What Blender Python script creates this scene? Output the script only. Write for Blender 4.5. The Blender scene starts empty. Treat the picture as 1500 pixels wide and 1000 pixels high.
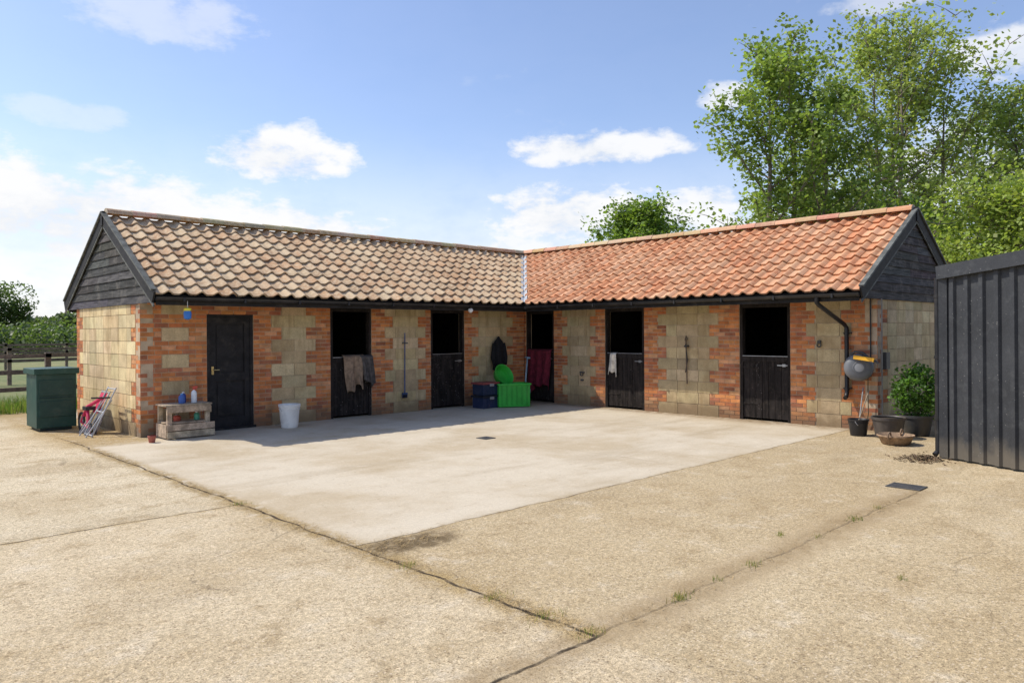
import bpy, bmesh, math, random
import numpy as np
from mathutils import Vector, Matrix
rnd = random.Random(7)
scene = bpy.context.scene
scene.view_settings.view_transform='Standard'
scene.view_settings.look='None'
scene.view_settings.exposure=0

# ------------------------------------------------------------------ node helpers
def lk(nt,a,b): nt.links.new(a,b)
def put(nt,sock,v):
    if isinstance(v,bpy.types.NodeSocket): nt.links.new(v,sock)
    else:
        if isinstance(v,(tuple,list)) and len(v)==3 and sock.type=='RGBA': v=(*v,1)
        sock.default_value=v
def M(nt,op,a,b=None,c=None,clamp=False):
    n=nt.nodes.new('ShaderNodeMath'); n.operation=op; n.use_clamp=clamp
    put(nt,n.inputs[0],a)
    if b is not None: put(nt,n.inputs[1],b)
    if c is not None: put(nt,n.inputs[2],c)
    return n.outputs[0]
def SS(nt,v,a,b,lo=0.0,hi=1.0):
    n=nt.nodes.new('ShaderNodeMapRange'); n.interpolation_type='SMOOTHSTEP'
    put(nt,n.inputs[0],v); n.inputs[1].default_value=a; n.inputs[2].default_value=b
    n.inputs[3].default_value=lo; n.inputs[4].default_value=hi
    return n.outputs[0]
def MIX(nt,f,a,b,blend='MIX'):
    n=nt.nodes.new('ShaderNodeMix'); n.data_type='RGBA'; n.blend_type=blend
    put(nt,n.inputs[0],f); put(nt,n.inputs[6],a); put(nt,n.inputs[7],b)
    return n.outputs[2]
def NOISE(nt,vec,scale,detail=4,rough=.55,col=False):
    n=nt.nodes.new('ShaderNodeTexNoise')
    if vec is not None: lk(nt,vec,n.inputs['Vector'])
    n.inputs['Scale'].default_value=scale; n.inputs['Detail'].default_value=detail; n.inputs['Roughness'].default_value=rough
    return n.outputs['Color' if col else 'Fac']
def VORO(nt,vec,scale,out='Distance',feature=None):
    n=nt.nodes.new('ShaderNodeTexVoronoi')
    if feature: n.feature=feature
    lk(nt,vec,n.inputs['Vector']); n.inputs['Scale'].default_value=scale
    return n.outputs[out]
def newmat(name):
    m=bpy.data.materials.new(name); m.use_nodes=True
    nt=m.node_tree; b=nt.nodes['Principled BSDF']
    return m,nt,b
def POS(nt):
    return nt.nodes.new('ShaderNodeNewGeometry').outputs['Position']
def SCALEV(nt,v,s):
    n=nt.nodes.new('ShaderNodeVectorMath'); n.operation='MULTIPLY'
    lk(nt,v,n.inputs[0]); n.inputs[1].default_value=s
    return n.outputs[0]
def BUMP(nt,b,h,strength=.3,dist=.01):
    n=nt.nodes.new('ShaderNodeBump'); n.inputs['Strength'].default_value=strength; n.inputs['Distance'].default_value=dist
    lk(nt,h,n.inputs['Height']); lk(nt,n.outputs[0],b.inputs['Normal'])

def gmat(name,base=None,rough=.7,metal=0,nscale=8,var=.3,bump=.2,bscale=60,bdist=.004,dirt=None,dirtamt=.3,dscale=3,stretch=(1,1,1),spec=.4,fine=.15,splash=None,speck=None,streak=None):
    m,nt,b=newmat(name)
    p=SCALEV(nt,POS(nt),stretch)
    if base is None:
        a=nt.nodes.new('ShaderNodeAttribute'); a.attribute_name='Col'; c=a.outputs['Color']
    else:
        rgb=nt.nodes.new('ShaderNodeRGB'); rgb.outputs[0].default_value=(*base,1); c=rgb.outputs[0]
    n1=NOISE(nt,p,nscale,5)
    f=SS(nt,n1,.3,.7,1-var,1+var)
    n2=NOISE(nt,p,bscale,3)
    f2=SS(nt,n2,.3,.7,1-fine,1+fine)
    f=M(nt,'MULTIPLY',f,f2)
    cmb=nt.nodes.new('ShaderNodeCombineXYZ')
    for i in range(3): lk(nt,f,cmb.inputs[i])
    c=MIX(nt,1.0,c,cmb.outputs[0],'MULTIPLY')
    if dirt:
        n3=NOISE(nt,POS(nt),dscale,6,.65)
        c=MIX(nt,SS(nt,n3,.5,.72,0,dirtamt),c,dirt)
    if streak:
        n4=NOISE(nt,SCALEV(nt,POS(nt),(7,7,.9)),1.0,5,.6)
        c=MIX(nt,SS(nt,n4,.50,.70,0,.6),c,streak)
    if splash:
        sp=nt.nodes.new('ShaderNodeSeparateXYZ'); lk(nt,POS(nt),sp.inputs[0])
        nz=NOISE(nt,POS(nt),4,5,.6)
        h=M(nt,'ADD',sp.outputs[2],M(nt,'MULTIPLY',nz,-.55))
        c=MIX(nt,SS(nt,h,.14,-.22,0,.75),c,splash)
    if speck:
        v=VORO(nt,POS(nt),34); vc=VORO(nt,POS(nt),34,'Color'); sc=nt.nodes.new('ShaderNodeSeparateColor'); lk(nt,vc,sc.inputs[0])
        c=MIX(nt,M(nt,'MULTIPLY',SS(nt,v,.22,.14),SS(nt,sc.outputs[0],.86,.9)),c,speck)
    lk(nt,c,b.inputs['Base Color'])
    b.inputs['Roughness'].default_value=rough; b.inputs['Metallic'].default_value=metal
    b.inputs['Specular IOR Level'].default_value=spec
    if bump>0:
        BUMP(nt,b,M(nt,'ADD',n2,M(nt,'MULTIPLY',n1,.5)),bump,bdist)
    return m

# ------------------------------------------------------------------ mesh builder
class MB:
    def __init__(s): s.v=[];s.f=[];s.c=[];s.m=[]
    def add(s,vs,fs,col=(.5,.5,.5),mat=0):
        o=len(s.v); s.v.extend([tuple(v) for v in vs])
        for f in fs: s.f.append(tuple(i+o for i in f)); s.c.append(col); s.m.append(mat)
    def box(s,a,b,col=(.5,.5,.5),mat=0,xf=None):
        x0,y0,z0=a;x1,y1,z1=b
        vs=[(x0,y0,z0),(x1,y0,z0),(x1,y1,z0),(x0,y1,z0),(x0,y0,z1),(x1,y0,z1),(x1,y1,z1),(x0,y1,z1)]
        if xf: vs=[xf@Vector(v) for v in vs]
        s.add(vs,[(0,3,2,1),(4,5,6,7),(0,1,5,4),(1,2,6,5),(2,3,7,6),(3,0,4,7)],col,mat)
    def beam(s,p0,p1,w,h,col=(.5,.5,.5),mat=0,up=(0,0,1)):
        p0=Vector(p0);p1=Vector(p1);d=(p1-p0).normalized();u=Vector(up)
        if abs(d.dot(u))>.98: u=Vector((1,0,0))
        sd=d.cross(u).normalized();u=sd.cross(d).normalized()
        vs=[]
        for p in (p0,p1):
            for a,b in ((-1,-1),(1,-1),(1,1),(-1,1)): vs.append(p+sd*a*w/2+u*b*h/2)
        s.add(vs,[(0,1,2,3),(7,6,5,4),(0,4,5,1),(1,5,6,2),(2,6,7,3),(3,7,4,0)],col,mat)
    def tube(s,path,r,n=10,col=(.5,.5,.5),mat=0,cap=True):
        path=[Vector(p) for p in path]; rs=r if isinstance(r,(list,tuple)) else [r]*len(path)
        rings=[];prev=None
        for i,p in enumerate(path):
            d=(path[min(i+1,len(path)-1)]-path[max(i-1,0)]).normalized()
            if prev is None:
                u=Vector((0,0,1)) if abs(d.z)<.9 else Vector((1,0,0))
            else: u=prev
            sd=d.cross(u).normalized(); u=sd.cross(d).normalized(); prev=u
            rings.append([p+(sd*math.cos(2*math.pi*k/n)+u*math.sin(2*math.pi*k/n))*rs[i] for k in range(n)])
        vs=[v for r_ in rings for v in r_]; fs=[]
        for i in range(len(path)-1):
            for k in range(n):
                a=i*n+k;b=i*n+(k+1)%n; fs.append((a,b,b+n,a+n))
        if cap: fs.append(tuple(range(n))[::-1]); fs.append(tuple(range((len(path)-1)*n,len(path)*n)))
        s.add(vs,fs,col,mat)
    def lathe(s,prof,c,n=28,col=(.5,.5,.5),mat=0,xf=None,mod=None,cap0=True,cap1=False):
        vs=[];fs=[]
        for (r,z) in prof:
            for k in range(n):
                a=2*math.pi*k/n; rr=r*(mod(a,z) if mod else 1)
                v=Vector((rr*math.cos(a),rr*math.sin(a),z))
                if xf: v=xf@v
                vs.append(v+Vector(c))
        for i in range(len(prof)-1):
            for k in range(n):
                a=i*n+k;b=i*n+(k+1)%n; fs.append((a,b,b+n,a+n))
        if cap0: fs.append(tuple(range(n))[::-1])
        if cap1: fs.append(tuple(range((len(prof)-1)*n,len(prof)*n)))
        s.add(vs,fs,col,mat)
    def build(s,name,mats,parent=None,smooth=False,bevel=0,angle=None):
        me=bpy.data.meshes.new(name); me.from_pydata(s.v,[],s.f)
        for m in (mats if isinstance(mats,(list,tuple)) else [mats]): me.materials.append(m)
        me.polygons.foreach_set('material_index',s.m)
        at=me.color_attributes.new('Col','FLOAT_COLOR','CORNER')
        arr=[]
        for c,f in zip(s.c,s.f): arr.extend([c[0],c[1],c[2],1.0]*len(f))
        at.data.foreach_set('color',arr)
        if smooth: me.polygons.foreach_set('use_smooth',[True]*len(me.polygons))
        ob=bpy.data.objects.new(name,me); scene.collection.objects.link(ob)
        if smooth and angle is not None:
            try: me.set_sharp_from_angle(angle=math.radians(angle))
            except Exception: pass
        if bevel:
            md=ob.modifiers.new('bevel','BEVEL'); md.width=bevel; md.segments=3; md.limit_method='ANGLE'
        if parent: ob.parent=parent
        me.update()
        return ob
def empty(name):
    e=bpy.data.objects.new(name,None); scene.collection.objects.link(e); return e
def jit(c,a):
    k=1+rnd.uniform(-a,a); return tuple(max(0,x*k*(1+rnd.uniform(-a*.25,a*.25))) for x in c)

# ------------------------------------------------------------------ materials
m_brick=gmat('brick_clay',None,.9,nscale=7,var=.18,bump=.5,bscale=90,bdist=.004,dirt=(.30,.19,.10),dirtamt=.35,dscale=2.2,splash=(.17,.12,.075),spec=.2)
m_block=gmat('tan_block',None,.92,nscale=5,var=.12,bump=.5,bscale=70,bdist=.004,dirt=(.32,.21,.10),dirtamt=.6,dscale=1.3,splash=(.20,.14,.08),streak=(.32,.225,.115),spec=.2)
m_mortar=gmat('mortar',(.46,.36,.25),.95,nscale=5,var=.2,bump=.4,bscale=120,splash=(.15,.11,.08),spec=.2)
m_inner=gmat('stable_interior_shade',(.02,.019,.018),.9,nscale=2,var=.3,bump=0)  # near-black base colour stands in for the shade inside the stables
m_blackwood=gmat('black_stained_wood',(.021,.017,.0155),.8,nscale=6,var=.5,bump=.3,bscale=40,stretch=(3,3,.4),dirt=(.10,.08,.06),dirtamt=.28,dscale=11,speck=(.38,.36,.33),spec=.18)
m_fascia=gmat('fascia_black',(.02,.019,.02),.65,nscale=5,var=.3,bump=.1,dirt=(.10,.085,.065),dirtamt=.3,dscale=6,spec=.22)
m_board=gmat('weathered_board',None,.85,nscale=5,var=.5,bump=.5,bscale=40,stretch=(.5,.5,8),dirt=(.18,.165,.145),dirtamt=.55,dscale=5,spec=.2)
m_plastic_blk=gmat('black_plastic',(.018,.018,.02),.4,nscale=6,var=.25,bump=.0,dirt=(.15,.13,.1),dirtamt=.2)
m_col=gmat('painted_plastic',None,.5,nscale=6,var=.12,bump=.05,bscale=100,dirt=(.2,.17,.12),dirtamt=.15,fine=.05)
m_cloth=gmat('cloth',None,.95,nscale=12,var=.3,bump=.4,bscale=250,bdist=.002)
m_wood=gmat('weathered_timber',None,.85,nscale=9,var=.35,bump=.5,bscale=50,dirt=(.12,.10,.08),dirtamt=.35,dscale=6)
m_metal=gmat('grey_metal',(.35,.36,.37),.4,metal=.7,nscale=8,var=.2,bump=.05)
m_lead=gmat('lead_flashing',(.42,.44,.46),.55,nscale=9,var=.25,bump=.3,bscale=30)
def tilemat(name,lich,amt,dark,damt):
    m,nt,b=newmat(name)
    a=nt.nodes.new('ShaderNodeAttribute'); a.attribute_name='Col'; c=a.outputs['Color']
    p=POS(nt)
    n1=NOISE(nt,p,14,6,.65); n0=NOISE(nt,p,1.1,4)
    c=MIX(nt,SS(nt,M(nt,'ADD',n1,M(nt,'MULTIPLY',n0,.5)),.64,.90,0,amt),c,lich)
    n2=NOISE(nt,p,24,4,.7)
    c=MIX(nt,SS(nt,n2,.55,.75,0,damt),c,dark)
    lk(nt,c,b.inputs['Base Color']); b.inputs['Roughness'].default_value=.85
    b.inputs['Specular IOR Level'].default_value=.2
    BUMP(nt,b,n1,.4,.006)
    return m
m_tileL=tilemat('weathered_pantile',(.62,.50,.34),.7,(.16,.105,.06),.5)
m_tileR=tilemat('clay_pantile',(.60,.40,.25),.55,(.22,.115,.065),.35)

# ------------------------------------------------------------------ ground
def grass_mat():
    m,nt,b=newmat('field_grass'); p=POS(nt)
    n1=NOISE(nt,p,.05,5); n2=NOISE(nt,p,3,6,.7); n3=NOISE(nt,p,.6,4)
    c=MIX(nt,SS(nt,n1,.35,.65),(.10,.14,.035),(.24,.22,.085))
    c=MIX(nt,SS(nt,n3,.4,.65,0,.6),c,(.08,.13,.03))
    c=MIX(nt,SS(nt,n2,.4,.7,0,.5),c,(.27,.24,.11))
    lk(nt,c,b.inputs['Base Color']); b.inputs['Roughness'].default_value=.95
    BUMP(nt,b,n2,.8,.06); return m
g=MB(); S=900
g.add([(-S,-S,0),(S,-S,0),(S,S,0),(-S,S,0)],[(0,1,2,3)])
g.build('ground',grass_mat())

def concrete_mat():
    m,nt,b=newmat('yard_concrete'); p=POS(nt)
    sep=nt.nodes.new('ShaderNodeSeparateXYZ'); lk(nt,p,sep.inputs[0])
    wn=nt.nodes.new('ShaderNodeTexNoise'); lk(nt,p,wn.inputs['Vector']); wn.inputs['Scale'].default_value=2.2; wn.inputs['Detail'].default_value=6
    ws=nt.nodes.new('ShaderNodeSeparateColor'); lk(nt,wn.outputs['Color'],ws.inputs[0])
    w1=M(nt,'MULTIPLY',M(nt,'SUBTRACT',ws.outputs[0],.5),.13)
    w2=M(nt,'MULTIPLY',M(nt,'SUBTRACT',ws.outputs[1],.5),.13)
    x=M(nt,'ADD',sep.outputs[0],w1); y=M(nt,'ADD',sep.outputs[1],w2)
    rx=SS(nt,x,-9.815,-9.785); ry1=SS(nt,y,-7.895,-7.865); ry2=SS(nt,y,-10.37,-10.33); ryl=SS(nt,y,-5.80,-5.77)
    yard=(.57,.50,.385); mid=(.46,.365,.225); low=(.49,.395,.25); lefta=(.56,.475,.33); leftb=(.53,.435,.29)
    cr=MIX(nt,ry2,low,MIX(nt,ry1,mid,yard))
    cl=MIX(nt,ryl,leftb,lefta)
    c=MIX(nt,rx,cl,cr)
    clean=M(nt,'MULTIPLY',rx,ry1)
    rough_=M(nt,'SUBTRACT',1.0,clean)
    n_big=NOISE(nt,p,.55,6,.6); n_med=NOISE(nt,p,2.6,7,.68); n_f=NOISE(nt,p,28,5,.7); n_ff=NOISE(nt,p,150,2,.6)
    n_st=NOISE(nt,SCALEV(nt,p,(.25,1.3,1)),1.0,5,.6)
    c=MIX(nt,SS(nt,n_big,.40,.66,0,.5),c,(.37,.275,.15))
    c=MIX(nt,SS(nt,n_st,.50,.68,0,.32),c,(.33,.26,.165))
    c=MIX(nt,M(nt,'MULTIPLY',SS(nt,n_med,.5,.70),M(nt,'ADD',.26,M(nt,'MULTIPLY',rough_,.36))),c,(.31,.225,.12))
    c=MIX(nt,SS(nt,n_med,.47,.3,0,.42),c,(.64,.565,.44))
    gf=M(nt,'ADD',.07,M(nt,'MULTIPLY',rough_,.20))
    v=M(nt,'ADD',1.0,M(nt,'MULTIPLY',M(nt,'SUBTRACT',n_f,.5),M(nt,'MULTIPLY',gf,5.5)))
    v=M(nt,'MULTIPLY',v,M(nt,'ADD',1.0,M(nt,'MULTIPLY',M(nt,'SUBTRACT',n_ff,.5),M(nt,'MULTIPLY',gf,8.0))))
    cmb=nt.nodes.new('ShaderNodeCombineXYZ'); [lk(nt,v,cmb.inputs[i]) for i in range(3)]
    c=MIX(nt,1.0,c,cmb.outputs[0],'MULTIPLY')
    vo=nt.nodes.new('ShaderNodeTexVoronoi'); lk(nt,p,vo.inputs['Vector']); vo.inputs['Scale'].default_value=62
    sp=nt.nodes.new('ShaderNodeSeparateColor'); lk(nt,vo.outputs['Color'],sp.inputs[0])
    peb=M(nt,'MULTIPLY',M(nt,'MULTIPLY',SS(nt,sp.outputs[0],.62,.70),SS(nt,vo.outputs['Distance'],.5,.3)),M(nt,'ADD',.06,M(nt,'MULTIPLY',rough_,.6)))
    c=MIX(nt,peb,c,MIX(nt,SS(nt,sp.outputs[1],.3,.7),(.17,.11,.06),(.68,.57,.42)))
    v2=VORO(nt,p,7); c=MIX(nt,M(nt,'MULTIPLY',SS(nt,v2,.11,.04),.4),c,(.13,.10,.075))
    # hairline cracks in older slabs
    cp=nt.nodes.new('ShaderNodeVectorMath'); cp.operation='ADD'; lk(nt,p,cp.inputs[0]); lk(nt,SCALEV(nt,wn.outputs['Color'],(.5,.5,0)),cp.inputs[1])
    ce=VORO(nt,cp.outputs[0],.42,'Distance','DISTANCE_TO_EDGE')
    crk=M(nt,'MULTIPLY',M(nt,'MULTIPLY',SS(nt,ce,.004,.001),SS(nt,n_big,.47,.56)),M(nt,'MULTIPLY',rough_,.3))
    # joints
    d1=M(nt,'ABSOLUTE',M(nt,'ADD',x,9.8)); in1=M(nt,'MULTIPLY',SS(nt,sep.outputs[1],-10.37,-10.33),SS(nt,sep.outputs[1],1.0,.6))
    d2=M(nt,'ABSOLUTE',M(nt,'ADD',y,7.88)); in2=M(nt,'MULTIPLY',SS(nt,sep.outputs[0],-9.82,-9.78),SS(nt,sep.outputs[0],1.0,.5))
    d3=M(nt,'ABSOLUTE',M(nt,'ADD',y,10.35)); in3=SS(nt,sep.outputs[0],-4.2,-4.6); left3=SS(nt,sep.outputs[0],-9.7,-9.85,.4,1)
    d4=M(nt,'ABSOLUTE',M(nt,'ADD',y,5.785)); in4=SS(nt,sep.outputs[0],-9.79,-9.82)
    nj=NOISE(nt,p,4,5,.7)
    jn=SS(nt,nj,.35,.55,.35,1)
    j=M(nt,'MULTIPLY',SS(nt,d1,.02,.005),in1)
    j=M(nt,'MAXIMUM',j,M(nt,'MULTIPLY',M(nt,'MULTIPLY',SS(nt,d2,.012,.003),in2),.8))
    j=M(nt,'MAXIMUM',j,M(nt,'MULTIPLY',M(nt,'MULTIPLY',SS(nt,d3,.018,.004),in3),left3))
    j=M(nt,'MAXIMUM',j,M(nt,'MULTIPLY',SS(nt,d4,.016,.004),in4))
    d5=M(nt,'ABSOLUTE',M(nt,'ADD',x,4.96))
    j=M(nt,'MAXIMUM',j,M(nt,'MULTIPLY',M(nt,'MULTIPLY',SS(nt,d5,.010,.003),clean),.3))
    j=M(nt,'MULTIPLY',j,jn)
    nd=NOISE(nt,p,7,6,.72)
    st=M(nt,'MULTIPLY',M(nt,'MULTIPLY',SS(nt,d1,.20,.03),in1),SS(nt,nd,.40,.52))
    # worn edging band south of the middle slab
    b3=M(nt,'MULTIPLY',M(nt,'MULTIPLY',SS(nt,d3,.30,.22),in3),rx)
    st3=M(nt,'MULTIPLY',M(nt,'MULTIPLY',SS(nt,d3,.24,.05),in3),SS(nt,nd,.30,.62,.25,1.0))
    st=M(nt,'MAXIMUM',st,M(nt,'MULTIPLY',M(nt,'MULTIPLY',SS(nt,d2,.08,.01),in2),SS(nt,nd,.42,.6,0,.6)))
    st=M(nt,'MAXIMUM',st,M(nt,'MULTIPLY',M(nt,'MULTIPLY',SS(nt,d4,.09,.01),in4),SS(nt,nd,.42,.58,0,.75)))
    so=M(nt,'MULTIPLY',M(nt,'MULTIPLY',SS(nt,x,-10.4,-9.7),SS(nt,x,-8.75,-8.85)),SS(nt,y,-.75,-.3))
    st=M(nt,'MAXIMUM',st,M(nt,'MULTIPLY',so,SS(nt,nd,.30,.5)))
    fa=SS(nt,M(nt,'ADD',sep.outputs[1],M(nt,'MULTIPLY',w1,8)),4.6,5.8)
    c=MIX(nt,M(nt,'MULTIPLY',fa,.8),c,(.24,.2,.10))
    px=M(nt,'DIVIDE',M(nt,'ADD',M(nt,'ADD',x,9.42),M(nt,'MULTIPLY',w2,3)),.50); py=M(nt,'DIVIDE',M(nt,'ADD',M(nt,'ADD',y,8.10),M(nt,'MULTIPLY',w1,3)),.27)
    pd=M(nt,'SQRT',M(nt,'ADD',M(nt,'MULTIPLY',px,px),M(nt,'MULTIPLY',py,py)))
    pm=M(nt,'MULTIPLY',M(nt,'MULTIPLY',SS(nt,pd,1.2,.6),SS(nt,nd,.36,.56,.2,.85)),M(nt,'MULTIPLY',rx,M(nt,'SUBTRACT',1.0,ry1)))
    c=MIX(nt,M(nt,'MULTIPLY',b3,.35),c,(.44,.34,.21))
    c=MIX(nt,M(nt,'MULTIPLY',st3,.6),c,(.27,.19,.10))
    straw=MIX(nt,SS(nt,n_ff,.35,.65),(.18,.115,.05),(.50,.37,.17))
    c=MIX(nt,M(nt,'MULTIPLY',st,.8),c,straw)
    c=MIX(nt,pm,c,(.12,.085,.045))
    wd=M(nt,'MULTIPLY',SS(nt,x,-.6,-.05),SS(nt,nd,.35,.6,.25,.85))
    c=MIX(nt,wd,c,(.22,.15,.085))
    c=MIX(nt,M(nt,'MAXIMUM',j,crk),c,(.06,.045,.03))
    lk(nt,c,b.inputs['Base Color']); b.inputs['Roughness'].default_value=.95; b.inputs['Specular IOR Level'].default_value=.12
    h=M(nt,'SUBTRACT',M(nt,'ADD',M(nt,'MULTIPLY',n_f,M(nt,'ADD',.4,rough_)),M(nt,'MULTIPLY',n_med,.8)),M(nt,'MULTIPLY',j,1.5))
    BUMP(nt,b,h,.5,.012)
    return m
g=MB(); g.add([(-45,-45,.004),(14,-45,.004),(14,6.1,.004),(-45,6.1,.004)],[(0,1,2,3)])
g.build('concrete_yard',concrete_mat())

# ------------------------------------------------------------------ stable building
B=empty('stable_building')
LW=8.87; RW=8.29; WD=3.7
brickcols=[(.54,.20,.075),(.50,.18,.07),(.58,.24,.09),(.45,.155,.065),(.55,.215,.08),(.60,.30,.15),(.34,.13,.07),(.42,.17,.09)]
BLK_G=[(.66,.52,.30),(.62,.485,.28),(.68,.55,.33),(.58,.46,.27),(.64,.50,.29)]  # paler copy of the same blocks, sunlit brightness put into the colour
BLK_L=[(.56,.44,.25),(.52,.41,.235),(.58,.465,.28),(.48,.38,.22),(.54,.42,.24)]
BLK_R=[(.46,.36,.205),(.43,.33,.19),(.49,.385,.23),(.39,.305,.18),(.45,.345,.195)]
def masonry(name,P,ud,nd,length,blocks,openings,top=2.4,bc=BLK_L):
    br=MB(); bl=MB()
    P=Vector(P);ud=Vector(ud);nd=Vector(nd)
    def pc(mb,s0,s1,z0,z1,col,proud,depth=.03):
        a=rnd.uniform(-.0015,.0015)
        c=[]
        for n_ in (-depth,proud+a):
            for (s,z) in ((s0,z0),(s1,z0),(s1,z1),(s0,z1)):
                c.append(P+ud*s+nd*n_+Vector((0,0,z)))
        mb.add(c,[(4,5,6,7),(0,4,7,3),(5,1,2,6),(7,6,2,3),(0,1,5,4)],col)
    def cut(iv,z):
        out=[iv]
        for (o0,o1,zt) in openings:
            if z>=zt: continue
            nw=[]
            for (a,b) in out:
                if o1<=a or o0>=b: nw.append((a,b))
                else:
                    if o0>a: nw.append((a,o0))
                    if o1<b: nw.append((o1,b))
            out=nw
        return [i for i in out if i[1]-i[0]>.02]
    k=0
    while k*.225<top-.01:
        z=k*.225
        bi=[]
        for iv in blocks(k): bi+=cut(iv,z+.1)
        bi=[i for i in bi if i[1]-i[0]>.1]
        for (a,b) in bi:
            n=max(1,round((b-a)/.45)); w=(b-a)/n
            edges=[a+i*w for i in range(n+1)]
            if n>=2 and k%2: edges=[a]+[a+(i+.5)*w for i in range(n)]+[b]
            for e0,e1 in zip(edges[:-1],edges[1:]):
                pc(bl,e0+.005,e1-.005,z+.005,min(z+.22,top),jit(rnd.choice(bc),.12),.004)
        for j in range(3):
            zz=z+j*.075
            if zz>=top-.03: break
            ivs=[(0,length)]
            for (a,b) in bi:
                nw=[]
                for (c0,c1) in ivs:
                    if b<=c0 or a>=c1: nw.append((c0,c1)); continue
                    if a>c0: nw.append((c0,a))
                    if b<c1: nw.append((b,c1))
                ivs=nw
            fin=[]
            for iv in ivs: fin+=cut(iv,zz+.03)
            for (a,b) in fin:
                s=a - (.1125 if (k*3+j)%2 else 0)
                while s<b-.01:
                    e0=max(s,a); e1=min(s+.225,b)
                    if e1-e0>.03:
                        pc(br,e0+.005,e1-.005,zz+.005,zz+.07,jit(rnd.choice(brickcols),.14),.0)
                    s+=.225
        k+=1
    br.build(name+'_bricks',m_brick,B); bl.build(name+'_blocks',m_block,B)
def panel(w0,w1,ins,par=0):
    def f(k): return [(w0,w1)] if (k+par)%2==0 else [(w0+ins,w1-ins)]
    return f
L=LW
openL=[(-7.78+L,-6.94+L,2.05),(-5.365+L,-4.42+L,2.18),(-2.89+L,-1.93+L,2.18)]
pl=[panel(-6.59+L,-5.69+L,.20),panel(-4.09+L,-3.04+L,.2,1),panel(-1.70+L,-.40+L,.2)]
def blkL(k):
    r=[]
    if k%2==1: r.append((-8.53+L,-8.09+L))
    for p_ in pl: r+=p_(k)
    return r
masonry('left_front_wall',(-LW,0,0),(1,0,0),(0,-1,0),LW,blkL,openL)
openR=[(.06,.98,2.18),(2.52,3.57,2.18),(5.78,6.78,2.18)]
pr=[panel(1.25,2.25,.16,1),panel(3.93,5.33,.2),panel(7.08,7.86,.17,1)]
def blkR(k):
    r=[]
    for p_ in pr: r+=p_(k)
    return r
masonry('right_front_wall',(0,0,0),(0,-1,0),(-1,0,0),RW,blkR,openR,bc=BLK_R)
masonry('left_gable_wall',(-LW,WD,0),(0,-1,0),(-1,0,0),WD,lambda k:[((.22,WD-.44) if k%2 else (.44,WD-.22))],[],top=2.3,bc=BLK_G)
masonry('right_gable_wall',(0,-RW,0),(1,0,0),(0,-1,0),WD,lambda k:[((.22,WD-.44) if k%2 else (.44,WD-.22))],[],top=2.3,bc=BLK_L)
core=MB()
def corewall(P,ud,nd,length,openings,top,th=.2):
    P=Vector(P);ud=Vector(ud);nd=Vector(nd)
    def seg(s0,s1,z0,z1):
        c=[]
        for n_ in (-.006,-th):
            for (s,z) in ((s0,z0),(s1,z0),(s1,z1),(s0,z1)): c.append(P+ud*s+nd*n_+Vector((0,0,z)))
        core.add(c,[(0,1,2,3),(0,4,5,1),(1,5,6,2),(2,6,7,3),(3,7,4,0)],mat=0)
        core.add([c[4],c[5],c[6],c[7]],[(3,2,1,0)],mat=1)
    s=0.0
    for (a,b,zt) in openings:
        if a>s: seg(s,a,0,top)
        seg(a,b,zt,top); s=b
    if s<length: seg(s,length,0,top)
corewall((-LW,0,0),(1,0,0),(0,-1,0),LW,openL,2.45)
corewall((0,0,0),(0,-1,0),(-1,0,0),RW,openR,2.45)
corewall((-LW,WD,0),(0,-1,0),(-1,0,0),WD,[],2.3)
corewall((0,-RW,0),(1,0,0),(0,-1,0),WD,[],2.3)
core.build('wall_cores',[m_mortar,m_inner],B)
def backbrick():
    m,nt,b=newmat('back_brickwork'); t=nt.nodes.new('ShaderNodeTexBrick'); t.inputs['Scale'].default_value=1
    t.inputs['Brick Width'].default_value=.225; t.inputs['Row Height'].default_value=.075; t.inputs['Mortar Size'].default_value=.008
    t.inputs['Color1'].default_value=(.42,.15,.07,1); t.inputs['Color2'].default_value=(.5,.22,.1,1); t.inputs['Mortar'].default_value=(.4,.33,.24,1)
    sp=nt.nodes.new('ShaderNodeSeparateXYZ'); lk(nt,POS(nt),sp.inputs[0]); cb=nt.nodes.new('ShaderNodeCombineXYZ')
    lk(nt,M(nt,'ADD',sp.outputs[0],sp.outputs[1]),cb.inputs[0]); lk(nt,sp.outputs[2],cb.inputs[1]); lk(nt,cb.outputs[0],t.inputs['Vector'])
    lk(nt,t.outputs['Color'],b.inputs['Base Color']); b.inputs['Roughness'].default_value=.9; return m
bw=MB()
bw.box((-LW+.21,WD-.2,0),(WD-.001,WD,2.45)); bw.box((WD-.2,-RW+.21,0),(WD,WD-.201,2.45))
bw.build('rear_walls',backbrick(),B)
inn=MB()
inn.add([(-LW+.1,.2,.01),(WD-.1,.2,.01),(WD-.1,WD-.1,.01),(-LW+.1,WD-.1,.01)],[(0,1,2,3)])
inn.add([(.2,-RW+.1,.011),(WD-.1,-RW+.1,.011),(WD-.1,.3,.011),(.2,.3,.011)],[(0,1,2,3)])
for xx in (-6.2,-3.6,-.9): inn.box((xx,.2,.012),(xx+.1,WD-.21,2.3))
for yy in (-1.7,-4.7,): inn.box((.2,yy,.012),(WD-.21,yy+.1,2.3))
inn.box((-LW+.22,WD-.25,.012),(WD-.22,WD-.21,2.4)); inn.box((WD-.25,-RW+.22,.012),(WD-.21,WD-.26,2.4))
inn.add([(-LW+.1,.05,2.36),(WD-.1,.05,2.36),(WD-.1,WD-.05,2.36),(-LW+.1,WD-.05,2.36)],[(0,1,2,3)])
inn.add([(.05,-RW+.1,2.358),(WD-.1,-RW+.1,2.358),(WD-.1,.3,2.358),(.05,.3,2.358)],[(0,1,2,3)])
inn.build('interior',m_inner,B)

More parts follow.
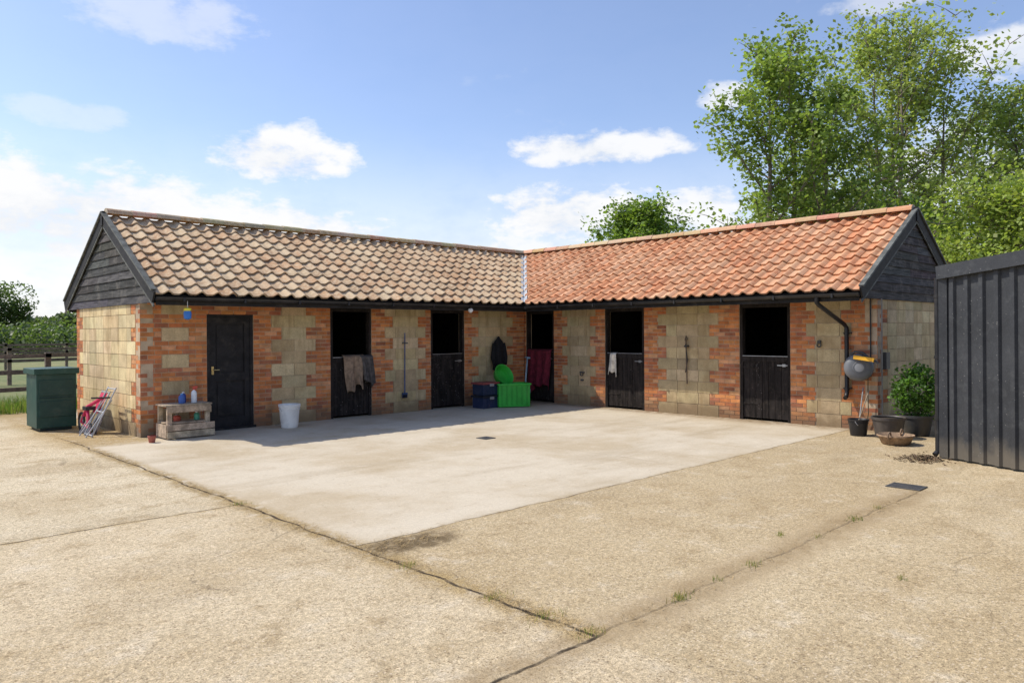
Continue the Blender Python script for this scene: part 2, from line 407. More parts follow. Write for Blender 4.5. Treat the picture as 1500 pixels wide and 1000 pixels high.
# roof ---------------------------------------------------------------
E=.78; RY=1.75; ZE=2.31; ZR=3.80; BK=4.28
run=RY+E; rise=ZR-ZE; SL=math.hypot(run,rise); cs=run/SL; sn=rise/SL
LX=LW+.03; RYY=RW+.03
def tiles(name,p0,al,up,length,sx,mat,pal,seed,vr):
    r=random.Random(seed)
    p0=Vector(p0);al=Vector(al);up=Vector(up);n=al.cross(up)
    if n.z<0: n=-n
    W=.262;rows=10;G=SL/rows;NS=10
    cols=int(math.ceil(length/W))
    mb=MB()
    for i in range(rows):
        for j in range(cols):
            s0=j*W; t0=i*G-.02; t1=(i+1)*G+.04
            a=r.uniform(-.005,.005); b=r.uniform(-.005,.006); sk=r.uniform(-.006,.006)
            col=r.choice(pal); k=1+r.uniform(-vr,vr); col=tuple(c*k for c in col)
            top0=[];top1=[];lip=[]
            for q in range(NS+1):
                u=q/NS
                h=.028*math.cos(2*math.pi*(u-.72))+.009*math.cos(4*math.pi*(u-.72))
                s=s0+u*W*1.0+sk
                top0.append(p0+al*s+up*(t0+a)+n*(h+.055+b))
                top1.append(p0+al*s+up*t1+n*(h+.012))
                lip.append(p0+al*s+up*(t0+a+.004)+n*(h+.055+b-.03))
            o=NS+1
            mb.add(top0+top1,[(q,q+1,o+q+1,o+q) for q in range(NS)],col)
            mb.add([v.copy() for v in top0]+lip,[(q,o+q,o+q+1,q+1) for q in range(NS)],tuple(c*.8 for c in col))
    ob=mb.build(name,mat,B,smooth=True)
    bm=bmesh.new(); bm.from_mesh(ob.data)
    nn=Vector((1,-1,0)).normalized()*sx
    bmesh.ops.bisect_plane(bm,geom=bm.verts[:]+bm.edges[:]+bm.faces[:],plane_co=(-.015*sx,.015*sx,0),plane_no=nn,clear_outer=True)
    if sx<0: bmesh.ops.bisect_plane(bm,geom=bm.verts[:]+bm.edges[:]+bm.faces[:],plane_co=(0,-RYY-.02,0),plane_no=(0,-1,0),clear_outer=True)
    bm.to_mesh(ob.data); bm.free()
    return ob
palL=[(.44,.28,.165),(.48,.33,.20),(.50,.35,.22),(.44,.27,.155),(.48,.30,.17),(.52,.39,.25),(.40,.27,.165)]
palR=[(.57,.26,.135),(.60,.30,.16),(.55,.24,.12),(.62,.34,.20),(.52,.225,.115),(.58,.30,.165)]
tiles('left_front_tiles',(-LX,-E,ZE),(1,0,0),(0,cs,sn),LX+RY,1,m_tileL,palL,1,.12)
tiles('left_rear_tiles',(-LX,BK,ZE),(1,0,0),(0,-cs,sn),LX+BK,1,m_tileL,palL,2,.12)
tiles('right_front_tiles',(-E,RY,ZE),(0,-1,0),(cs,0,sn),RYY+RY,-1,m_tileR,palR,3,.13)
tiles('right_rear_tiles',(BK,BK,ZE),(0,-1,0),(-cs,0,sn),RYY+BK,-1,m_tileR,palR,4,.13)
dk=MB(); o=-.02
dk.add([(-LX,-E,ZE+o),(-E,-E,ZE+o),(RY,RY,ZR+o),(-LX,RY,ZR+o)],[(0,1,2,3)])
dk.add([(-LX,BK,ZE+o),(BK,BK,ZE+o),(RY,RY,ZR+o),(-LX,RY,ZR+o)],[(3,2,1,0)])
dk.add([(-E,-RYY,ZE+o),(-E,-E,ZE+o),(RY,RY,ZR+o),(RY,-RYY,ZR+o)],[(0,1,2,3)])
dk.add([(BK,-RYY,ZE+o),(BK,BK,ZE+o),(RY,RY,ZR+o),(RY,-RYY,ZR+o)],[(3,2,1,0)])
dk.build('roof_underlay',m_fascia,B)
def ridge(name,a,b,mat,pal,seed):
    r=random.Random(seed);a=Vector(a);b=Vector(b);d=(b-a);Ln=d.length;d.normalize();n=int(Ln/.42);w=Ln/n
    sd=Vector((-d.y,d.x,0)); mb=MB()
    for i in range(n):
        col=tuple(c*(1+r.uniform(-.2,.15)) for c in r.choice(pal)); rr=.105; dz=r.uniform(-.006,.006)
        vs=[]
        for (t,s) in ((0,1.06),(1.01,1.0)):
            for q in range(9):
                an=math.pi*(q/8)
                vs.append(a+d*(i+t)*w+sd*math.cos(an)*rr*s*1.15+Vector((0,0,math.sin(an)*rr*s*.95+dz-.005)))
        mb.add(vs,[(q,q+1,q+10,q+9) for q in range(8)],col)
        vs2=[v.copy() for v in vs[:9]]
        vs2.append(a+d*i*w+Vector((0,0,-.02)))
        mb.add(vs2,[tuple(range(10))],(.4,.35,.27))
    mb.build(name,mat,B,smooth=True,angle=40)
ridge('left_ridge_tiles',(-LX+.02,RY,ZR+.06),(RY,RY,ZR+.045),m_tileL,palL,5)
ridge('right_ridge_tiles',(RY,-RYY+.02,ZR+.06),(RY,RY,ZR+.045),m_tileR,[(.55,.32,.19),(.59,.38,.24),(.50,.28,.165)],6)
ridge('hip_tiles',(RY,RY,ZR+.05),(BK,BK,ZE+.06),m_tileL,palL,8)
va=MB(); w=.07
a=Vector((-E-.02,-E-.02,ZE+.055)); b_=Vector((RY,RY,ZR+.055)); sd=Vector((1,-1,0)).normalized()
va.add([a-sd*w+Vector((0,0,.028)),a,a+sd*w+Vector((0,0,.028)),b_-sd*w+Vector((0,0,.028)),b_,b_+sd*w+Vector((0,0,.028))],[(0,1,4,3),(1,2,5,4)])
va.build('valley_flashing',m_lead,B)
f=MB()
f.box((-LX+.03,-E+.05,2.205),(-E+.08,-.012,2.225)); f.box((-E+.05,-RYY+.03,2.202),(-.012,-.02,2.222))
f.box((-LX+.03,-E+.03,2.15),(-E+.03,-E+.05,2.31)); f.box((-E+.03,-RYY+.03,2.15),(-E+.05,-E+.03,2.31))
f.box((-LX+.03,BK-.05,2.15),(BK-.05,BK-.03,2.31)); f.box((BK-.05,-RYY+.03,2.15),(BK-.03,BK-.05,2.31))
f.box((-LX+.03,WD+.01,2.2),(WD,BK-.06,2.22)); f.box((WD+.01,-RYY+.03,2.2),(BK-.06,WD,2.22))
f.build('soffit_and_fascia',m_fascia,B)
def gutter(mb,a,b,r=.06):
    a=Vector(a);b=Vector(b);d=(b-a).normalized();sd=Vector((-d.y,d.x,0))
    vs=[]
    for p in (a,b):
        for q in range(11):
            an=math.pi+math.pi*q/10
            vs.append(p+sd*math.cos(an)*r+Vector((0,0,math.sin(an)*r)))
    mb.add(vs,[(q,q+1,q+12,q+11) for q in range(10)]+[tuple(range(11)),tuple(range(11,22))])
    L_=(b-a).length; i=.4
    while i<L_:
        p=a+d*i; mb.beam(p+Vector((0,0,-.035)),p+d*.03+Vector((0,0,-.035)),.135,.07); i+=1.0
gt=MB(); gutter(gt,(-LX,-E-.035,2.275),(-E-.035,-E-.035,2.265)); gutter(gt,(-E-.035,-RYY,2.275),(-E-.035,-E-.035,2.265))
gt.build('gutters',m_plastic_blk,B,smooth=True,angle=40)
dp=MB()
dp.tube([(-E-.035,-7.63,2.23),(-E-.035,-7.63,2.14),(-E+.02,-7.65,2.09),(-.14,-7.80,1.78),(-.075,-7.815,1.72),(-.075,-7.815,.62),(-.10,-7.815,.56),(-.15,-7.815,.53)],.036,12)
for z in (1.6,1.1,.66): dp.tube([(-.075,-7.815,z),(-.075,-7.815,z+.04)],.045,12)
for z in (1.62,.68): dp.box((-.07,-7.88,z),(-.004,-7.75,z+.02))
dp.build('downpipe',m_plastic_blk,B,smooth=True,angle=40)
m_trim=gmat('weathered_trim',(.11,.115,.105),.8,var=.4)
def gable(name,axis,pos,sgn):
    mb=MB();lo,hi=-E+.03,BK-.03;mid=RY;z=2.19;h=.145
    def W(c,zz,off):
        return (pos+sgn*off,c,zz) if axis=='x' else (c,pos+sgn*off,zz)
    while z<ZR-.02:
        z1=min(z+h+.02,ZR)
        def ext(zz):
            t=max(0,(zz-ZE)/(ZR-ZE)); return lo+(mid-lo)*t, hi-(hi-mid)*t
        a0,b0=ext(z);a1,b1=ext(z1)
        cuts=[(0,1)]
        if rnd.random()<.6 and b0-a0>2: c_=rnd.uniform(.3,.7); cuts=[(0,c_-.001),(c_+.001,1)]
        for (c0,c1) in cuts:
            col=jit((.060,.056,.055),.45)
            A0=a0+(b0-a0)*c0;B0=a0+(b0-a0)*c1;A1=a1+(b1-a1)*c0;B1=a1+(b1-a1)*c1
            d0=rnd.uniform(-.004,.004)
            vs=[W(A0,z+d0,.032),W(B0,z-d0,.032),W(B1,z1,.012),W(A1,z1,.012),W(A0,z+d0,.008),W(B0,z-d0,.008)]
            mb.add(vs,[(0,1,2,3),(0,4,5,1)],col)
        z+=h
    mb.add([W(lo,2.19,.006),W(hi,2.19,.006),W(hi,ZE,.006),W(mid,ZR,.006),W(lo,ZE,.006)],[(0,1,2,3,4)],(.02,.02,.02))
    mb.build(name,m_board,B)
    bb=MB()
    for c in (-E-.03,BK+.03):
        p0=Vector(W(c,ZE-.045,.055));p1=Vector(W(mid,ZR-.03,.055))
        bb.beam(p0,p1,.028,.20)
        n_=Vector((0,0,.115)); bb.beam(p0+n_,p1+n_,.085,.03,mat=1)
        bb.beam(p0-Vector((0,0,.13)),p1-Vector((0,0,.13)),.02,.045,mat=1)
    lo_=W(mid-.05,ZR-.16,.035);hi_=W(mid+.05,ZR+.10,.085)
    bb.box(tuple(map(min,lo_,hi_)),tuple(map(max,lo_,hi_)))
    bb.build(name+'_bargeboards',[m_fascia,m_trim],B)
gable('left_gable_boarding','x',-LW,-1)
gable('right_gable_boarding','y',-RW,-1)

# doors -------------------------------------------------------------
def door_frame(mb,P,ud,nd,s0,s1,zt):
    P=Vector(P);ud=Vector(ud);nd=Vector(nd)
    def bx(a0,a1,z0,z1,n0,n1,mat=0,col=(.5,.5,.5)):
        c=[]
        for n_ in (n0,n1):
            for (s,z) in ((a0,z0),(a1,z0),(a1,z1),(a0,z1)): c.append(P+ud*s+nd*n_+Vector((0,0,z)))
        mb.add(c,[(0,1,2,3),(7,6,5,4),(0,4,5,1),(1,5,6,2),(2,6,7,3),(3,7,4,0)],col,mat)
    bx(s0,s0+.055,.005,zt,-.12,-.012); bx(s1-.055,s1,.005,zt,-.12,-.012); bx(s0+.055,s1-.055,zt-.06,zt,-.12,-.012)
    return bx
def stable_door(name,P,ud,nd,s0,s1,zt=2.17,top=1.2):
    mb=MB(); bx=door_frame(mb,P,ud,nd,s0+.002,s1-.002,zt)
    a=s0+.06;b=s1-.06;n=7;w=(b-a)/n
    for i in range(n):
        bx(a+i*w+.004,a+(i+1)*w-.004,.05,top,-.075,-.035+rnd.uniform(-.004,.004))
    bx(a,b,top-.10,top,-.034,-.016)
    bx(a-.004,b+.004,top,top+.012,-.085,-.01,1)
    bx(b-.20,b+.02,top-.17,top-.15,-.031,-.018,1); bx(b-.10,b-.04,top-.185,top-.135,-.031,-.020,1)
    for z in (.30,top-.22): bx(a-.02,a+.32,z,z+.035,-.033,-.026,0)
    mb.build(name,[m_blackwood,m_metal],B)
FL=((-LW,0,0),(1,0,0),(0,-1,0)); FR=((0,0,0),(0,-1,0),(-1,0,0))
for i,(a,b,z) in enumerate(openL[1:]): stable_door('stable_door_left_%d'%i,*FL,a,b)
for i,(a,b,z) in enumerate(openR): stable_door('stable_door_right_%d'%i,*FR,a,b)
mb=MB(); a,b,z=openL[0]; bx=door_frame(mb,*FL,a+.002,b-.002,2.045)
A=a+.057;Bb=b-.057
bx(A,Bb,.03,1.983,-.09,-.055)
bx(A,A+.10,.03,1.98,-.054,-.03);bx(Bb-.10,Bb,.03,1.98,-.054,-.03)
for (z0,z1) in ((.03,.22),(.86,1.0),(1.87,1.98)): bx(A+.10,Bb-.10,z0,z1,-.054,-.03)
bx(A+.14,Bb-.14,.26,.82,-.054,-.042); bx(A+.13,Bb-.13,1.03,1.84,-.054,-.046,0)
bx(A+.03,A+.07,.98,1.12,-.029,-.024,2)
bx(a-.02,b+.02,.005,.05,-.1,.05,0)
hd=Vector((-LW+A+.05,.0,1.06)); mb.tube([hd+Vector((0,.028,0)),hd+Vector((0,-.02,0)),hd+Vector((.10,-.02,0))],.009,8,mat=2)
m_glassblk=gmat('dark_glass',(.01,.011,.013),.12,bump=0,var=.1)
m_brass=gmat('brass',(.6,.45,.2),.35,metal=.8,bump=0)
mb.build('tack_room_door',[m_fascia,m_glassblk,m_brass],B)

# ------------------------------------------------------------------ metal shed
SA=Vector((-2.2,-9.92,0)); sd_=Vector((-.40,-.9165,0)).normalized(); sp_=Vector((.9165,-.40,0)).normalized()
SH=empty('corrugated_metal_shed')
m_shed=gmat('shed_cladding',(.038,.041,.046),.5,metal=.0,nscale=2,var=.15,bump=.03,dirt=(.15,.16,.16),dirtamt=.18,dscale=9,speck=(.2,.2,.19),splash=(.15,.13,.10),spec=.3)
mb=MB(); Ls=6.5; pit=.2
def topz(s): return 2.42+.085*s
def clad(P,d,nrm,Ln,zf):
    s=0;pts=[]
    while s<Ln:
        pts+=[(s,0),(s+.085,0),(s+.105,.035),(s+.16,.035),(s+.18,0)]; s+=pit
    pts.append((Ln,0))
    vs=[];
    for (s,o_) in pts:
        p=P+d*s+nrm*o_; vs+=[p+Vector((0,0,.03)),p+Vector((0,0,zf(s)))]
    mb.add(vs,[(2*i,2*i+2,2*i+3,2*i+1) for i in range(len(pts)-1)])
clad(SA,sd_,-sp_,Ls,topz)
clad(SA,sp_,-sd_,3.5,lambda s:2.42)
mb.build('cladding',m_shed,SH)
mb=MB()
p=SA-sp_*.03
mb.beam(p+Vector((0,0,topz(0)+.0))-sd_*.05,p+sd_*Ls+Vector((0,0,topz(Ls))),.10,.17)
mb.beam(SA-sd_*.045+Vector((0,0,2.42)),SA-sd_*.045+sp_*3.5+Vector((0,0,2.42)),.06,.17)
mb.add([SA+Vector((0,0,2.5)),SA+sd_*Ls+Vector((0,0,topz(Ls)+.08)),SA+sd_*Ls+sp_*3.5+Vector((0,0,topz(Ls)+.08)),SA+sp_*3.5+Vector((0,0,2.5))],[(0,1,2,3)])
mb.beam(SA-sp_*.012+Vector((0,0,.02)),SA-sp_*.012+Vector((0,0,2.34)),.10,.06)
mb.build('trim_and_roof',m_shed,SH)
mb=MB(); q=SA-sd_*.075-sp_*.03
mb.tube([q+Vector((0,0,2.36)),q+Vector((0,0,.10)),q+Vector((0,0,.05))-sp_*.06],.035,12)
for z in (.5,1.3,2.1): mb.tube([q+Vector((0,0,z)),q+Vector((0,0,z+.04))],.043,12)
mb.build('shed_downpipe',m_plastic_blk,SH,smooth=True,angle=40)

# ------------------------------------------------------------------ props
mb=MB(); wc=(.40,.32,.23)
x0,x1,y0,y1=-8.66,-7.98,-.60,-.16
for x in (x0,x1-.07):
    for y in (y0,y1-.05): mb.box((x,y,.01),(x+.07,y+.05,.53),jit(wc,.15))
for i in range(4): mb.box((x0-.03,y0-.02+i*.118,.532),(x1+.03,y0+.09+i*.118,.556),jit(wc,.2))
for i in range(4): mb.box((x0+.005,y0+.01+i*.105,.25),(x1-.005,y0+.10+i*.105,.27),jit(wc,.2))
mb.box((x0-.01,y0-.025,.43),(x1+.01,y0-.003,.528),jit(wc,.1))
mb.box((x0-.02,y0-.05,.03),(x1+.06,y0-.027,.13),jit(wc,.1)); mb.box((x0-.02,y0-.05,.145),(x1+.06,y0-.027,.245),jit(wc,.1))
mb.box((x1+.002,y0,.03),(x1+.025,y1,.13),jit(wc,.1)); mb.box((x1+.002,y0,.40),(x1+.025,y1,.50),jit(wc,.1)); mb.box((x0-.025,y0,.03),(x0-.002,y1,.24),jit(wc,.1))
mb.build('wooden_potting_bench',m_wood)
def bottle(name,x,y,z,h,r,body,cap,spray=True):
    mb=MB(); mb.lathe([(r*.95,0),(r,.01),(r,h*.55),(r*.8,h*.68),(r*.35,h*.76),(r*.32,h*.8)],(x,y,z),16,body)
    mb.lathe([(r*.42,h*.78),(r*.42,h*.88),(r*.3,h*.9)],(x,y,z),12,cap,cap1=True)
    if spray:
        mb.box((x-.015,y-.015,z+h*.88),(x+.055,y+.015,z+h),cap); mb.beam((x+.04,y,z+h*.88),(x+.03,y,z+h*.74),.012,.012,cap)
    mb.build(name,m_col,smooth=True,angle=35)
bottle('spray_bottle',-8.17,-.42,.557,.27,.045,(.75,.78,.8),(.55,.08,.06))
bottle('plastic_bottle',-8.36,-.40,.557,.18,.05,(.05,.13,.42),(.1,.3,.6),False)
bottle('plastic_bottle',-8.30,-.30,.557,.2,.045,(.06,.08,.3),(.6,.6,.6),False)
bottle('plastic_bottle',-8.12,-.40,.272,.15,.045,(.08,.35,.25),(.8,.8,.8),False)
bottle('plastic_bottle',-8.42,-.35,.272,.12,.06,(.45,.08,.05),(.2,.2,.2),False)
mb=MB(); mb.lathe([(.045,.006),(.06,.10),(.066,.10),(.06,.115)],(-8.93,-.70,0),16,(.35,.09,.06)); mb.build('plant_pot',m_col,smooth=True,angle=40)
def bucket(name,x,y,r,h,col,handle=True,mat=None):
    mb=MB(); mb.lathe([(r*.78,.006),(r*.8,.012),(r*.98,h*.9),(r*1.05,h*.9),(r*1.06,h),(r*1.0,h),(r*.95,h*.97),(r*.77,.03)],(x,y,0),32,col,cap0=True,cap1=True)
    mb.lathe([(r*.97,h*.78),(r*1.01,h*.79),(r*1.01,h*.81),(r*.98,h*.82)],(x,y,0),32,col,cap0=False)
    if handle:
        pts=[(x+math.cos(t)*r*1.05,y-.01-math.sin(t)*r*.4,h*.9-math.sin(t)*r*.75) for t in [math.pi*i/12 for i in range(13)]]
        mb.tube(pts,.005,6,(.5,.5,.5))
    return mb.build(name,mat or m_col,smooth=True,angle=40)
bucket('white_bucket',-6.53,-.55,.185,.42,(.84,.83,.79))
def cloth(name,O,ud,nd,w,h,col,folds=4,amp=.025,seed=1,taper=0.0,skew=0):
    r=random.Random(seed);O=Vector(O);ud=Vector(ud);nd=Vector(nd);nu,nv=36,26
    ph=[r.uniform(0,6.28) for _ in range(4)]; vs=[];fs=[]
    for j in range(nv+1):
        v=j/nv
        for i in range(nu+1):
            u=i/nu
            bot=1+.10*math.sin(u*5+ph[0])+.06*math.sin(u*13+ph[1])
            uu=.5+(u-.5)*(1-taper*v)+.03*math.sin(v*4+ph[2])+skew*v
            o_=amp*(.35+v)*(math.sin(u*folds*6.28+ph[3]+v*1.2)+.4*math.sin(u*folds*13+ph[1]))+.02
            if v<.06: o_=.02-(.06-v)*1.4
            vs.append(O+ud*(uu*w)+nd*(o_+amp)-Vector((0,0,v*h*bot)))
    for j in range(nv):
        for i in range(nu):
            a=j*(nu+1)+i; fs.append((a,a+1,a+nu+2,a+nu+1))
    mb=MB(); mb.add(vs,fs,col); ob=mb.build(name,m_cloth,None,smooth=True)
    md=ob.modifiers.new('sol','SOLIDIFY'); md.thickness=.006
    return ob
cloth('horse_rug',(-5.12,-.005,1.25),(1,0,0),(0,-1,0),.50,.70,(.27,.19,.13),2,.035,3,taper=.25,skew=.12)
cloth('jacket',(-4.72,-.012,1.24),(1,0,0),(0,-1,0),.30,.58,(.10,.09,.085),2,.04,5,taper=.1,skew=.15)
cloth('maroon_rug',(-.005,-.12,1.27),(0,-1,0),(-1,0,0),.80,.95,(.14,.014,.028),3,.04,8,taper=.15)
cloth('towel',(-.01,-2.70,1.22),(0,-1,0),(-1,0,0),.15,.46,(.62,.57,.48),1,.02,9,taper=-.5)
mb=MB(); mb.lathe([(.02,.0),(.05,-.05),(.11,-.12),(.15,-.25),(.14,-.5),(.17,-.78),(.12,-.80)],(-.95,-.09,1.58),28,(.012,.012,.014),xf=Matrix.Diagonal((1,.5,1)),mod=lambda a,z:1+.13*math.sin(a*5+z*6)+.08*math.sin(a*9))
mb.tube([(-1.09,-.10,1.42),(-1.16,-.12,1.1),(-1.13,-.14,.9)],[.05,.055,.045],10,(.012,.012,.014)); mb.tube([(-.81,-.10,1.42),(-.76,-.12,1.1),(-.79,-.14,.92)],[.05,.055,.045],10,(.012,.012,.014))
mb.build('hanging_coat',m_cloth,smooth=True)
mb=MB(); mb.tube([(-3.62,-.05,1.68),(-3.64,-.06,.42)],.012,8,(.05,.09,.22)); mb.box((-3.66,-.10,1.45),(-3.58,-.006,1.48),(.1,.1,.1))
mb.box((-3.70,-.08,.38),(-3.58,-.04,.42),(.03,.06,.15)); 
for i in range(7): mb.beam((-3.695+i*.018,-.062,.38),(-3.697+i*.018,-.062,.31),.008,.03,(.03,.04,.08))
mb.build('hanging_brush',m_col)
mb=MB(); mb.tube([(-.05,-4.63,1.52),(-.06,-4.66,.62)],.012,8,(.09,.06,.04)); mb.tube([(-.04,-4.60,1.5),(-.04,-4.63,1.58),(-.04,-4.66,1.5)],.01,6,(.03,.03,.03)); mb.box((-.08,-4.68,1.36),(-.006,-4.60,1.39),(.03,.03,.03))
mb.tube([(-.055,-4.62,1.42),(-.055,-4.67,1.1),(-.055,-4.62,.85)],.010,6,(.02,.02,.02))
mb.build('lead_rope_and_stick',m_col)
mb=MB()
for (z,col,lid) in ((.0,(.02,.035,.09),(.015,.02,.03)),(.29,(.015,.03,.07),(.25,.06,.06))):
    mb.box((-2.06,-.78,z+.006),(-1.62,-.42,z+.24),col); mb.box((-2.09,-.81,z+.241),(-1.59,-.39,z+.285),lid)
    mb.box((-1.90,-.83,z+.20),(-1.78,-.812,z+.26),(.3,.3,.3)); 
    for i in range(5): mb.box((-2.03+i*.09,-.792,z+.03),(-2.0+i*.09,-.781,z+.2),col)
mb.build('stacked_storage_boxes',m_col,bevel=.012)
GC=(.035,.42,.045)
mb=MB(); cx,cy=-1.25,-.84
xf=Matrix.Translation((cx,cy,0))@Matrix.Rotation(math.radians(-30),4,'Z')
for (a,b) in (((-.36,-.24,.02),(.36,-.215,.50)),((-.36,.215,.02),(.36,.24,.50)),((-.36,-.214,.02),(-.335,.214,.50)),((.335,-.214,.02),(.36,.214,.50)),((-.334,-.214,.02),(.334,.214,.045))): mb.box(a,b,GC,xf=xf)
for (a,b) in (((-.385,-.265,.50),(.385,-.21,.535)),((-.385,.21,.50),(.385,.265,.535)),((-.385,-.209,.50),(-.33,.209,.535)),((.33,-.209,.50),(.385,.209,.535))): mb.box(a,b,(.04,.46,.05),xf=xf)
for i in range(6): mb.box((-.31+i*.115,-.252,.06),(-.27+i*.115,-.241,.48),(.025,.34,.035),xf=xf)
for i in range(4): mb.box((-.372,-.17+i*.1,.06),(-.361,-.13+i*.1,.48),(.025,.34,.035),xf=xf)
mb.build('green_storage_tub',m_col,bevel=.008)
mb=MB(); xf=Matrix.Rotation(math.radians(62),4,'X')
mb.lathe([(.18,0),(.20,.02),(.245,.16),(.26,.16),(.255,.18),(.235,.17),(.19,.03)],(-1.28,-.48,.64),28,(.04,.43,.05),xf=xf,cap1=True)
mb.build('green_feed_bucket',m_col,smooth=True,angle=40)
mb=MB(); mb.tube([(-.12,-.22,1.05),(-.42,-.42,.30)],.015,8,(.35,.5,.62)); mb.tube([(-.12,-.15,1.07),(-.12,-.30,1.05)],.016,8,(.3,.45,.6))
d=Vector((-.30,-.20,-.75)).normalized(); s_=Vector((.55,-.83,0)); n_=d.cross(s_).normalized(); o_=Vector((-.40,-.405,.34))
vs=[];
for v in range(6):
    for u in range(7):
        uu=(u/6-.5)*2; vs.append(o_+d*(v/5*.32)+s_*uu*.13*(1-.25*(v/5)**2)-n_*(.05*uu*uu))
mb.add(vs,[(v*7+u,v*7+u+1,v*7+u+8,v*7+u+7) for v in range(5) for u in range(6)],(.35,.5,.65))
ob=mb.build('plastic_shovel',m_col,smooth=True); ob.modifiers.new('s','SOLIDIFY').thickness=.006
def torus(mb,c,R,r,axis,col,n=20,k=8):
    pts=[]
    for i in range(n+1):
        t=2*math.pi*i/n
        if axis=='x': pts.append(Vector(c)+Vector((0,math.cos(t)*R,math.sin(t)*R)))
        else: pts.append(Vector(c)+Vector((math.cos(t)*R,0,math.sin(t)*R)))
    mb.tube(pts,r,k,col,cap=False)
mb=MB(); torus(mb,(-.03,-7.32,1.42),.035,.010,'x',(.05,.05,.05)); mb.box((-.04,-7.35,1.45),(-.005,-7.29,1.50),(.05,.05,.05)); mb.build('tie_ring',m_col)
mb=MB(); torus(mb,(-.03,-1.86,.72),.04,.01,'x',(.06,.06,.06)); mb.box((-.035,-1.93,.74),(-.005,-1.80,.77),(.07,.07,.07)); mb.box((-.035,-1.9,.56),(-.005,-1.83,.6),(.07,.07,.07)); mb.build('tie_ring',m_col)
mb=MB(); mb.tube([(-8.42,-.83,2.22),(-8.42,-.83,2.08)],.004,6,(.7,.7,.7)); mb.lathe([(.02,0),(.055,.02),(.06,.10),(.05,.14)],(-8.42,-.83,1.92),16,(.04,.18,.55),cap1=True)
mb.lathe([(.06,0),(.055,.04),(.02,.05)],(-8.42,-.83,2.06),16,(.75,.65,.05)); mb.build('fly_trap',m_col,smooth=True,angle=50)
mb=MB(); mb.lathe([(.03,0),(.055,-.03),(.05,-.07),(.015,-.1)],(-2.45,-.82,2.2),16,(.75,.75,.72)); mb.build('yard_light',m_col,smooth=True)
mb=MB(); mb.box((-.6,-5.9,2.165),(-.52,-4.9,2.198),(.75,.75,.72)); mb.box((-.62,-5.93,2.17),(-.5,-5.9,2.20),(.6,.6,.6)); mb.box((-.62,-4.9,2.17),(-.5,-4.87,2.20),(.6,.6,.6)); mb.build('strip_light',m_col)
# hose reel: round drum on a wall bracket, facing the yard
mb=MB(); hc=Vector((-.20,-8.06,1.06))
xf=Matrix.Rotation(math.radians(-110),4,'Y'); xf=Matrix.Rotation(math.radians(25),4,'Z')@Matrix.Rotation(math.radians(-90),4,'Y')
HC=(.15,.16,.175)
mb.lathe([(.16,-.12),(.20,-.11),(.225,-.05),(.23,.0),(.225,.05),(.20,.09),(.15,.115),(.10,.12),(.095,.13)],hc,40,HC,xf=xf,cap1=True)
mb.lathe([(.07,.131),(.07,.14),(.055,.142)],hc,24,(.32,.33,.34),xf=xf,cap0=False,cap1=True)
mb.box((-.10,-8.10,.90),(-.004,-8.02,1.24),(.06,.06,.065))
mb.tube([hc+Vector((-.06,.12,.19)),hc+Vector((-.06,.04,.26)),hc+Vector((-.06,-.08,.25)),hc+Vector((-.06,-.18,.16))],.022,10,(.05,.05,.05))
mb.beam(hc+Vector((-.13,.02,.175)),hc+Vector((-.13,-.30,.13)),.08,.06,(.80,.42,.03)); mb.tube([hc+Vector((-.13,-.28,.13)),hc+Vector((-.12,-.36,.08))],.018,8,(.05,.05,.05))
mb.tube([hc+Vector((.08,-.12,-.15)),hc+Vector((.12,-.10,-.4)),hc+Vector((.14,-.10,-.75)),hc+Vector((.16,-.06,-.98))],.008,8,(.10,.085,.05))
mb.build('hose_reel',m_col,smooth=True,angle=35)
mb=MB(); mb.tube([(-.03,-8.19,2.2),(-.03,-8.19,.9)],.012,8,(.03,.03,.03)); mb.tube([(.08,-8.33,2.2),(.08,-8.33,.35),(.08,-8.33,.1)],.013,8,(.25,.24,.22)); mb.box((.2,-8.36,1.02),(.36,-8.296,1.3),(.07,.07,.07)); mb.build('service_cable',m_col)
bucket('black_bucket',-.77,-8.27,.15,.27,(.02,.02,.022),handle=True)
def pot(name,x,y,r,h,col,soil=(.06,.045,.03),mat=None,ribs=0):
    mb=MB(); mod=(lambda a,z:1+.012*math.sin(a*ribs)) if ribs else None
    mb.lathe([(r*.74,.006),(r*.76,.015),(r*.96,h*.86),(r*1.03,h*.87),(r*1.05,h),(r*.98,h),(r*.93,h*.95)],(x,y,0),36,col,mod=mod)
    mb.lathe([(r*.94,h*.88),(r*.5,h*.92),(.01,h*.9)],(x,y,0),24,soil,cap0=False)
    return mb.build(name,mat or m_col,smooth=True,angle=40)
pot('plant_tub',-.70,-8.70,.24,.33,(.075,.065,.06),ribs=24)
pot('plant_tub',-.12,-8.92,.24,.33,(.06,.06,.06))
mb=MB(); prof=[(.16,.006),(.19,.02),(.235,.12),(.255,.13),(.25,.15),(.225,.13),(.16,.03)]
mb.lathe(prof,(-1.33,-9.02,0),40,(.28,.19,.12),mod=lambda a,z:1+.015*math.sin(a*20+z*80),cap1=True)
torus(mb,(-1.33-.25,-9.02,.15),.05,.012,'y',(.22,.15,.1)); torus(mb,(-1.33+.25,-9.02,.15),.05,.012,'y',(.22,.15,.1))
mb.build('woven_basket',m_wood,smooth=True,angle=50)
mb=MB(); mb.tube([(-.72,-8.25,.1),(-.12,-8.10,.72)],.009,8,(.22,.24,.25)); mb.tube([(-.80,-8.24,.1),(-.14,-8.20,.68)],.009,8,(.28,.22,.15)); mb.build('cleaning_brushes',m_col)
mb=MB(); GB=(.012,.055,.045)
mb.box((-9.90,2.10,.06),(-9.28,2.85,1.0),GB); mb.box((-9.94,2.06,1.0),(-9.24,2.89,1.10),(.014,.062,.05))
